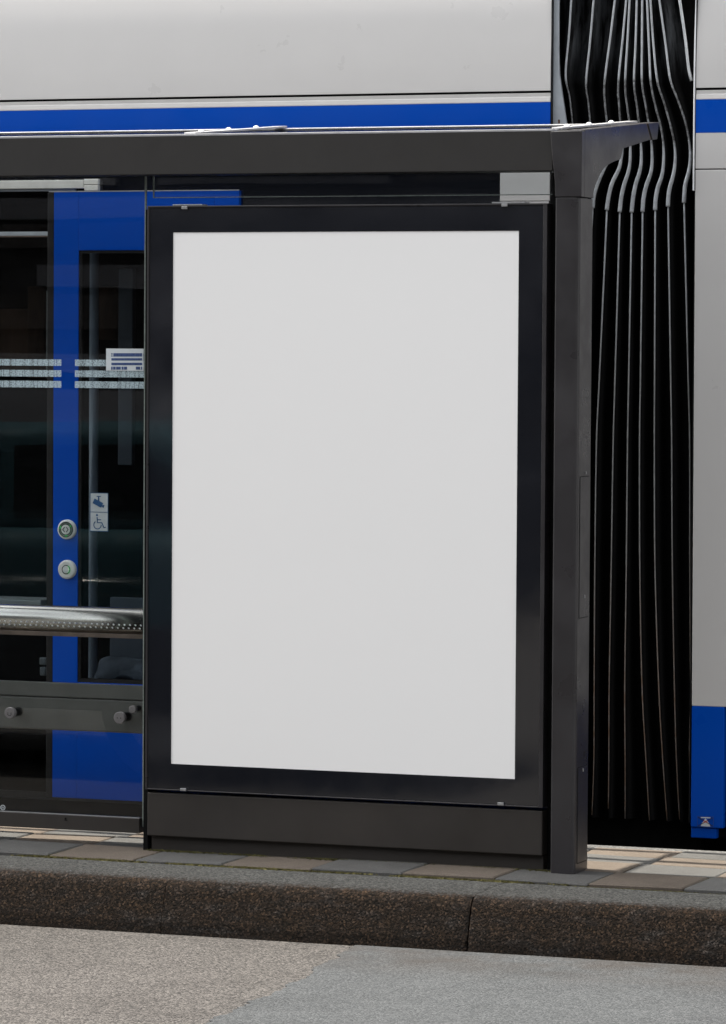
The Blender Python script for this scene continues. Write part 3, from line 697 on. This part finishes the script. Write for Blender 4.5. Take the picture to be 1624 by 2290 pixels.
# seat cushion: a rumpled mass
mb = MB(); a = XZ(222, 1478, 1.22); c = XZ(420, 1526, 1.22)
nx, nz = 40, 12; rnd = random.Random(4); grid = []
for i in range(nx+1):
    row = []
    for j in range(nz+1):
        u, v = i/nx, j/nz
        top = a[1] - .05*max(0, u-.1) - .02*max(0, .12-u)/.12
        row.append(mb.bm.verts.new((a[0]+(c[0]-a[0])*u, 1.22+.05*v*v-.006*math.sin(9*u+5*v)-.003*math.sin(23*u-7*v), c[1]+(top-c[1])*v)))
    grid.append(row)
for i in range(nx):
    for j in range(nz): mb.bm.faces.new((grid[i][j], grid[i+1][j], grid[i+1][j+1], grid[i][j+1]))
o = mb.build('seat_cushion', 'cloth', tram, smooth=True)
md = o.modifiers.new('thick', 'SOLIDIFY'); md.thickness = .03; md.offset = 1
# right car
mb = MB(); z377 = onY(1600, 378, TF).z
mb.box(RX0, RX1, TF, TF+.03, z377+.0015, zs0-.0003); mb.build('letterboard', 'white', tram, .002)
mb = MB(); mb.box(RX0, RX1, TF+.012, TF+.03, z377-.002, z377+.002); mb.build('seam', 'gap', tram)
z1578 = onY(1585, 1579, TF).z; z1850 = onY(1580, 1851, TF).z
xr = onY(1618.5, 1700, TF).x
rb0 = onY(1547.5, 1500, TF).x
mb = MB(); mb.pxz([(rb0, z1578), (RX1, z1578), (RX1, z377-.002), (RX0, z377-.002)], TF, TF+.03); mb.build('side_panel', 'white', tram, .002)
mb = MB(); mb.box(rb0, xr, TF, TF+.03, z1850+.001, z1578-.0003); sk = mb.build('skirt', 'blue', tram, .003)
q = onY(1602, 1875, TF+.01); mb = MB(); mb.box(rb0-.001, q.x, TF+.008, TF+.04, q.z, z1850); mb.build('step', 'blue', tram, .003)
mb = MB(); mb.box(xr+.003, RX1, TF+.025, TF+.05, .0, z1578-.001); mb.build('wheel_cover', 'gap', tram)
mb = MB(); mb.box(RX0-.0075, RX0-.003, TF-.004, TF+.02, z377-.07, zg1-.0005); mb.build('edge_trim', 'trim', tram, .001)
mb = MB(); mb.pyz([(y-.004, z) for y, z in roofp[0:30]] + [(y+.05, z) for y, z in roofp[0:30]][::-1], RX0-.0075, RX0-.003); mb.build('edge_trim', 'trim', tram)
mb = MB(); mb.box(RX0-.003, RX0-.0005, TF+.004, TF+.03, .05, 3.0); mb.build('edge_rubber', 'black', tram)
mb = MB(); mb.box(RX0+.02, RX1-.02, TF+.06, 3.2, .0, 2.75); mb.build('car_core', 'interior', tram)
# crossed pictogram at the foot of the blue skirt
zq = zc(1700, 1700, 5.4525); sy = TF-.0012
Q = lambda x, y: XZ(*zq(x, y), sy)
mb = MB(); mb.pxz([Q(206,1775), Q(336,1778), Q(336,1792), Q(206,1788)], sy, sy+.001)
mb.pxz([Q(*t) for t in ((266,1795),(275,1795),(300,1835),(320,1862),(334,1903),(205,1897),(215,1865),(243,1832))], sy, sy+.001); pk = mb.build('pictogram', 'stickerw', sk)
mb = MB(); mb.stroke([Q(165,1772), Q(370,1898)], .0022, sy-.0004, sy+.0004); mb.stroke([Q(165,1895), Q(370,1785)], .0022, sy-.0005, sy+.0003); mb.build('cross', 'ringd', sk)
mb = MB(); mb.stroke([Q(244,1820), Q(298,1853)], .0024, sy-.0009, sy-.0005); mb.stroke([Q(244,1852), Q(298,1820)], .0024, sy-.001, sy-.0006); mb.build('red_cross', 'red', sk)
mb = MB()
for p, q in (((160,1765),(160,1905)),((376,1770),(376,1912)),((160,1765),(376,1770)),((160,1905),(376,1912))): mb.stroke([Q(*p), Q(*q)], .0008, sy, sy+.0006)
mb.build('pictogram_frame', 'navy', sk)

# gangway: end flange, ribs and the folded rubber between them
FY = TF+.02
fp = [(343,0-40),(402,-40),(400,100),(400,400),(404,540),(420,660),(440,790),(457,905),(470,1000),(345,1000),(342,700),(340,540),(346,260)]
mb = MB(); mb.pxz([XZ(*z4(*p), FY) for p in fp], FY, FY+.012); fg = mb.build('gangway_flange', 'flange', tram, .002)
p = XZ(*z4(402, 880), FY); mb = MB(); mb.disc(p[0], p[1], .0035, FY-.001, FY+.002, 12); mb.pxz([(p[0]-.003, p[1]-.010), (p[0]+.0035, p[1]-.010), (p[0]+.0032, p[1]), (p[0]-.0028, p[1])], FY-.0008, FY+.001); mb.build('rust_mark', 'rust', fg)
mb = MB(); mb.box(LX1+.0005, LX1+.004, TF+.004, TF+.03, .03, 2.9); mb.build('edge_rubber', 'black', tram)
RY = TF+.05
U = {   # upper course of each rib, in enlarged-photo pixels (two files)
 3: [(810,0),(780,250),(735,600),(738,760),(752,890),(760,1000),(765,1100)],
 4: [(893,0),(870,250),(835,610),(840,760),(850,890),(862,1000),(866,1090)],
 5: [(918,0),(905,250),(885,610),(900,780),(915,890),(922,1000),(924,1080)],
 6: [(970,0),(962,300),(950,600),(970,770),(985,890),(998,980),(1002,1060)],
 7: [(1010,0),(1008,300),(1008,600),(1035,770),(1055,890),(1070,980),(1080,1060)],
 8: [(1045,0),(1060,350),(1072,600),(1105,770),(1140,900),(1158,1000),(1168,1100)],
 9: [(1070,0),(1090,300),(1120,590),(1170,750),(1220,930),(1243,1040),(1252,1120)],
 10:[(1135,0),(1180,320),(1215,580),(1270,730),(1322,880),(1352,1020),(1362,1110)]}
Lw = {  # elbow, joint and long lower course
 3: ([(758,1180),(733,1230),(692,1320),(660,1420),(648,1520)], [(640,1700),(625,2100),(600,2700),(560,4300)]),
 4: ([(855,1170),(838,1240),(790,1340),(765,1440),(752,1535)], [(675,3241),(663,4141),(658,5009)]),
 5: ([(922,1180),(908,1260),(880,1345),(858,1440),(846,1550)], [(797,3241),(783,4141),(768,5009)]),
 6: ([(1004,1170),(993,1250),(965,1340),(945,1440),(933,1552)], [(902,3241),(893,4141),(882,5009)]),
 7: ([(1083,1180),(1073,1260),(1043,1350),(1022,1440),(1013,1548)], [(990,3241),(992,4141),(1008,5009)]),
 8: ([(1166,1200),(1155,1280),(1125,1370),(1110,1450),(1105,1535)], [(1098,3241),(1103,4141),(1130,5009)]),
 9: ([(1250,1200),(1238,1280),(1213,1370),(1202,1440),(1199,1510)], [(1225,3241),(1230,4141),(1245,5009)]),
 10:([(1361,1180),(1350,1260),(1328,1340),(1320,1410),(1316,1482)], [(1357,3241),(1358,4141),(1363,5009)])}
end7 = {4: [(735,500),(720,940)], 5: [(836,500),(830,985)], 6: [(945,500),(945,970)], 7: [(1085,500),(1112,985)], 8: [(1198,500),(1233,985)], 9: [(1290,500),(1315,975)], 10: [(1378,500),(1400,975)], 3: [(640,500),(600,940)]}
def P4(p): q = XZ(*z4(*p), RY); return Vector((q[0], q[1]))
mbf = MB(); courses = []
bl = empty('bellows', (0, 0, 0), None, None); COL.objects.unlink(bl); bpy.data.objects.remove(bl)
ribs_src = []
extra = {1: [(495,-60),(475,250),(450,545),(478,700),(490,800),(500,900),(515,1100),(520,1500),(500,2200),(480,4300),(470,5800)],
         2: [(660,-60),(630,290),(600,600),(615,740),(626,850),(630,920),(640,1100),(600,1500),(570,2200),(540,4300),(520,5800)]}
full = {}
for k in extra: full[k] = spline([P4(p) for p in extra[k]], 8)
for k in U:
    el, lo = Lw[k]
    up = [(U[k][0][0]*2-U[k][1][0] if False else U[k][0][0]+ (U[k][0][0]-U[k][1][0])*.25, -60)] + U[k]
    lo_p = [P4(p) for p in lo] + [Vector(XZ(*z7(*p), RY)) for p in end7[k]]
    st = P4(el[-1]); q0 = lo_p[0]; st2 = [st + (q0-st)*t for t in (.25, .5, .75)]
    full[k] = spline([P4(p) for p in up] + [P4(p) for p in el], 8)[:-1] + spline([st] + st2 + lo_p, 6)
zmax, zmin = 2.83, .045
def xat(path, z):
    for a, c in zip(path, path[1:]):
        if (a.y-z)*(c.y-z) <= 0 and a.y != c.y: return a.x + (c.x-a.x)*(a.y-z)/(a.y-c.y)
    return path[0].x if z > path[0].y else path[-1].x
# folded skin: ridge at each rib, valley behind between ribs
keys = sorted(full)
nz = 150
edgeL = lambda z: XZ(*z4(405, 540), RY)[0]-.01 if z > 2.3 else LX1+.005
skin = MB(); rows = []
for i in range(nz+1):
    z = zmin + (zmax-zmin)*i/nz
    xs = [LX1+.006] + [xat(full[k], z) for k in keys] + [RX0-.004]
    for j in range(1, len(xs)): xs[j] = max(xs[j], xs[j-1]+.004)
    row = []
    for j in range(len(xs)-1):
        a, c = xs[j], xs[j+1]; gap = c-a; dep = .05+.9*gap
        row += [skin.bm.verts.new((a, RY+.002, z)), skin.bm.verts.new((a+gap*.22, RY+dep*.55, z)), skin.bm.verts.new((a+gap*.5, RY+dep, z)), skin.bm.verts.new((a+gap*.78, RY+dep*.6, z))]
    row.append(skin.bm.verts.new((xs[-1], RY+.002, z)))
    rows.append(row)
for A, B in zip(rows, rows[1:]):
    for j in range(len(A)-1): skin.bm.faces.new((A[j], A[j+1], B[j+1], B[j]))
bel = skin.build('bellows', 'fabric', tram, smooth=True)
zel1 = {k: P4(Lw[k][0][0]).y for k in Lw}; zel0 = {k: P4(Lw[k][0][-1]).y for k in Lw}
for k in keys:
    pts = [p for p in full[k] if zmin < p.y < zmax+.02]
    zu = P4((0, 640)).y                      # above: stiff bright rib; below: dull chafed seam down to the elbow
    up = [p for p in pts if p.y >= zu]
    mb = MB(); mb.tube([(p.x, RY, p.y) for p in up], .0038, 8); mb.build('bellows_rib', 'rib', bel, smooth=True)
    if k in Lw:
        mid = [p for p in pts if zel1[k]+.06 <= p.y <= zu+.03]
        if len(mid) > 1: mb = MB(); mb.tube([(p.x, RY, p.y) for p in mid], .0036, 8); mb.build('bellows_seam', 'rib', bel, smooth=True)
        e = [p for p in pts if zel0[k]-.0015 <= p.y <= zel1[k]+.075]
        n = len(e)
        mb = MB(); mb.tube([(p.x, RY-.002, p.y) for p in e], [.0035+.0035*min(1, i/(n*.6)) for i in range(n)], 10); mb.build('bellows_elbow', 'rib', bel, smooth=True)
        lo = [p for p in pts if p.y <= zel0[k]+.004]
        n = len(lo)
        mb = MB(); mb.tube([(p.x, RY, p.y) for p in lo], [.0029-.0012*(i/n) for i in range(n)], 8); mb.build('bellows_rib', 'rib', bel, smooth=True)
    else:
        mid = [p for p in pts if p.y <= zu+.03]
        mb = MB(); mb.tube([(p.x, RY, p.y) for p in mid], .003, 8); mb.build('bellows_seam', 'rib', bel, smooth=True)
# the last short rib beside the right car
pts = spline([P4(p) for p in [(1283,-60),(1290,0),(1330,280),(1355,500),(1376,592)]], 6)
mb = MB(); mb.tube([(p.x, RY-.01, p.y) for p in pts], .005, 8); mb.build('bellows_rib', 'rib', bel, smooth=True)
# underside darkness of the vehicle, wheels behind it
mb = MB(); mb.box(LX0, RX1, TF+.25, 3.2, -.12, .02); mb.build('underframe', 'gap', tram)
mb = MB(); mb.box(LX1+.01, RX0-.005, TF+.16, TF+.2, -.1, 2.8); mb.build('gangway_core', 'gap', tram)
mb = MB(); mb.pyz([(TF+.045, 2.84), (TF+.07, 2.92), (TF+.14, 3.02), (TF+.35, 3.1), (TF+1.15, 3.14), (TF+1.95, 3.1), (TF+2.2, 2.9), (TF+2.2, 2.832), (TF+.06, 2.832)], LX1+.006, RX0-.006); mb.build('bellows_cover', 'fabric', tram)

# ------------------------------------------------------------------ the street behind the camera (seen mirrored in the glass)
car = empty('parked_car', (-2.6, -4.05, ROAD_Z), 'dark teal hatchback parked on the road, mirrored in the shelter glass', 'car')
cz = ROAD_Z
side = [(-4.75,.28),(-4.78,.55),(-4.70,.78),(-4.45,.92),(-3.6,1.0),(-3.35,1.02),(-1.2,1.04),(-.75,1.0),(-.58,.85),(-.55,.5),(-.6,.28)]
mb = MB(); mb.pxz([(x, z+cz) for x, z in side], -4.9, -3.2); mb.build('body', 'carpaint', car, .09, seg=4, smooth=True)
mb = MB(); gp = [(-3.75,1.0),(-3.0,1.40),(-2.8,1.45),(-1.5,1.46),(-1.2,1.40),(-.75,1.02)]
A = [(x, z+cz) for x, z in gp]
mb.pxz(A, -4.77, -3.33); mb.build('roof', 'carpaint', car, .05, seg=3, smooth=True)
for yy in (-3.328, -4.777):
    mb = MB(); mb.pxz([(x, z+cz) for x, z in [(-3.5,1.06),(-2.95,1.36),(-2.2,1.38),(-2.2,1.07)]], yy, yy+.005); mb.build('window', 'carglass', car)
    mb = MB(); mb.pxz([(x, z+cz) for x, z in [(-2.12,1.07),(-2.12,1.38),(-1.5,1.39),(-1.0,1.09)]], yy, yy+.005); mb.build('window', 'carglass', car)
for x in (-4.0, -1.35):
    for yy in (-3.27, -4.85):
        mb = MB(); mb.tube([(x, yy-.09, cz+.31), (x, yy+.09, cz+.31)], .31, 32); w = mb.build('wheel', 'tyre', car, .02)
        mb = MB(); mb.tube([(x, yy-.095, cz+.31), (x, yy+.095, cz+.31)], .2, 24); mb.build('rim', 'rim', w, .01)
mb = MB(); mb.box(-4.66, -.66, -3.1985, -3.15, cz+.3, cz+.66); mb.build('lower_side', 'black', car)  # black strip along the lower part of the body side
mb = MB(); mb.box(-4.79, -4.7, -4.75, -4.35, cz+.6, cz+.74); mb.build('headlight', 'lamp', car, .02)
mb = MB(); mb.box(-4.79, -4.7, -3.75, -3.35, cz+.6, cz+.74); mb.build('headlight', 'lamp', car, .02)
mb = MB(); mb.box(-3.45, -3.3, -3.19, -3.05, cz+1.03, cz+1.13); mb.build('mirror', 'carpaint', car, .03)
bd_ = empty('brick_building', (-8, -18, ROAD_Z), 'dark brick building across the street, mirrored in the glass', 'building')
mb = MB(); mb.box(-34, 14, -26, -18, cz, 7.2); mb.build('wall', 'brick', bd_)
for i in range(14):
    for zf in (3.3,):
        x = -33+i*3.3; h_ = 1.6
        mb = MB(); mb.box(x, x+1.7, -18.02, -17.9, zf, zf+.08); mb.box(x, x+1.7, -18.02, -17.93, zf+h_, zf+h_+.15); mb.box(x, x+.09, -18.02, -17.94, zf+.08, zf+h_); mb.box(x+1.61, x+1.7, -18.02, -17.94, zf+.08, zf+h_); mb.box(x+.81, x+.89, -18.02, -17.95, zf+.08, zf+h_)
        w = mb.build('window', 'stonetrim', bd_)
        mb = MB(); mb.box(x+.09, x+1.61, -18.015, -17.985, zf+.08, zf+h_); mb.build('pane', 'pane', w)
rnd = random.Random(21); zc_ = .55
while zc_ < 3.2:
    h_ = rnd.uniform(.06, .3); x = -34
    while x < 14:
        w_ = rnd.uniform(1.2, 5.); mb = MB(); mb.box(x, min(14, x+w_*.9), -17.995, -17.9, zc_, zc_+h_)
        mb.build('reflection_band', rnd.choice(('pale', 'paler', 'brick', 'pane', 'pale')), bd_); x += w_  # made-up facade bands, added to streak the reflections in the glass
    zc_ += h_+rnd.uniform(.03, .25)
mb = MB(); mb.box(-34.2, 14.2, -26.1, -17.8, 7.2, 7.5); mb.build('cornice', 'stonetrim', bd_, .03)
mb = MB(); mb.box(-60, 60, -17.9, -14.2, -.3, -.05); tag(mb.build('far_pavement', 'paver'), 'pavement across the street', 'pavement', kind='structure')

# ------------------------------------------------------------------ light
sdir = Vector((-.62, .09, 1)).normalized()      # towards the sun
wld = bpy.data.worlds.new('World'); S.world = wld; wld.use_nodes = True
nt = wld.node_tree; bg = nt.nodes['Background']
sky = nt.nodes.new('ShaderNodeTexSky'); sky.sky_type = 'NISHITA'; sky.sun_disc = False
sky.sun_elevation = math.asin(sdir.z); sky.sun_rotation = math.atan2(sdir.x, sdir.y)
sky.air_density = 1.0; sky.dust_density = 4.0; sky.ozone_density = 1.0
hs = nt.nodes.new('ShaderNodeHueSaturation'); hs.inputs['Saturation'].default_value = .14     # milky high haze
nt.links.new(sky.outputs[0], hs.inputs['Color']); nt.links.new(hs.outputs[0], bg.inputs[0]); bg.inputs[1].default_value = .15
sd = bpy.data.lights.new('sun', 'SUN'); sd.energy = 4.4; sd.angle = math.radians(.5); sd.color = (1, .93, .83)
so = bpy.data.objects.new('sun', sd); COL.objects.link(so); so.rotation_euler = sdir.to_track_quat('Z', 'Y').to_euler()
so.location = sdir*30
vs = S.view_settings; vs.view_transform = 'Standard'; vs.look = 'None'; vs.gamma = 1; vs.exposure = 1.60
S.cycles.max_bounces = 8; S.cycles.transparent_max_bounces = 16
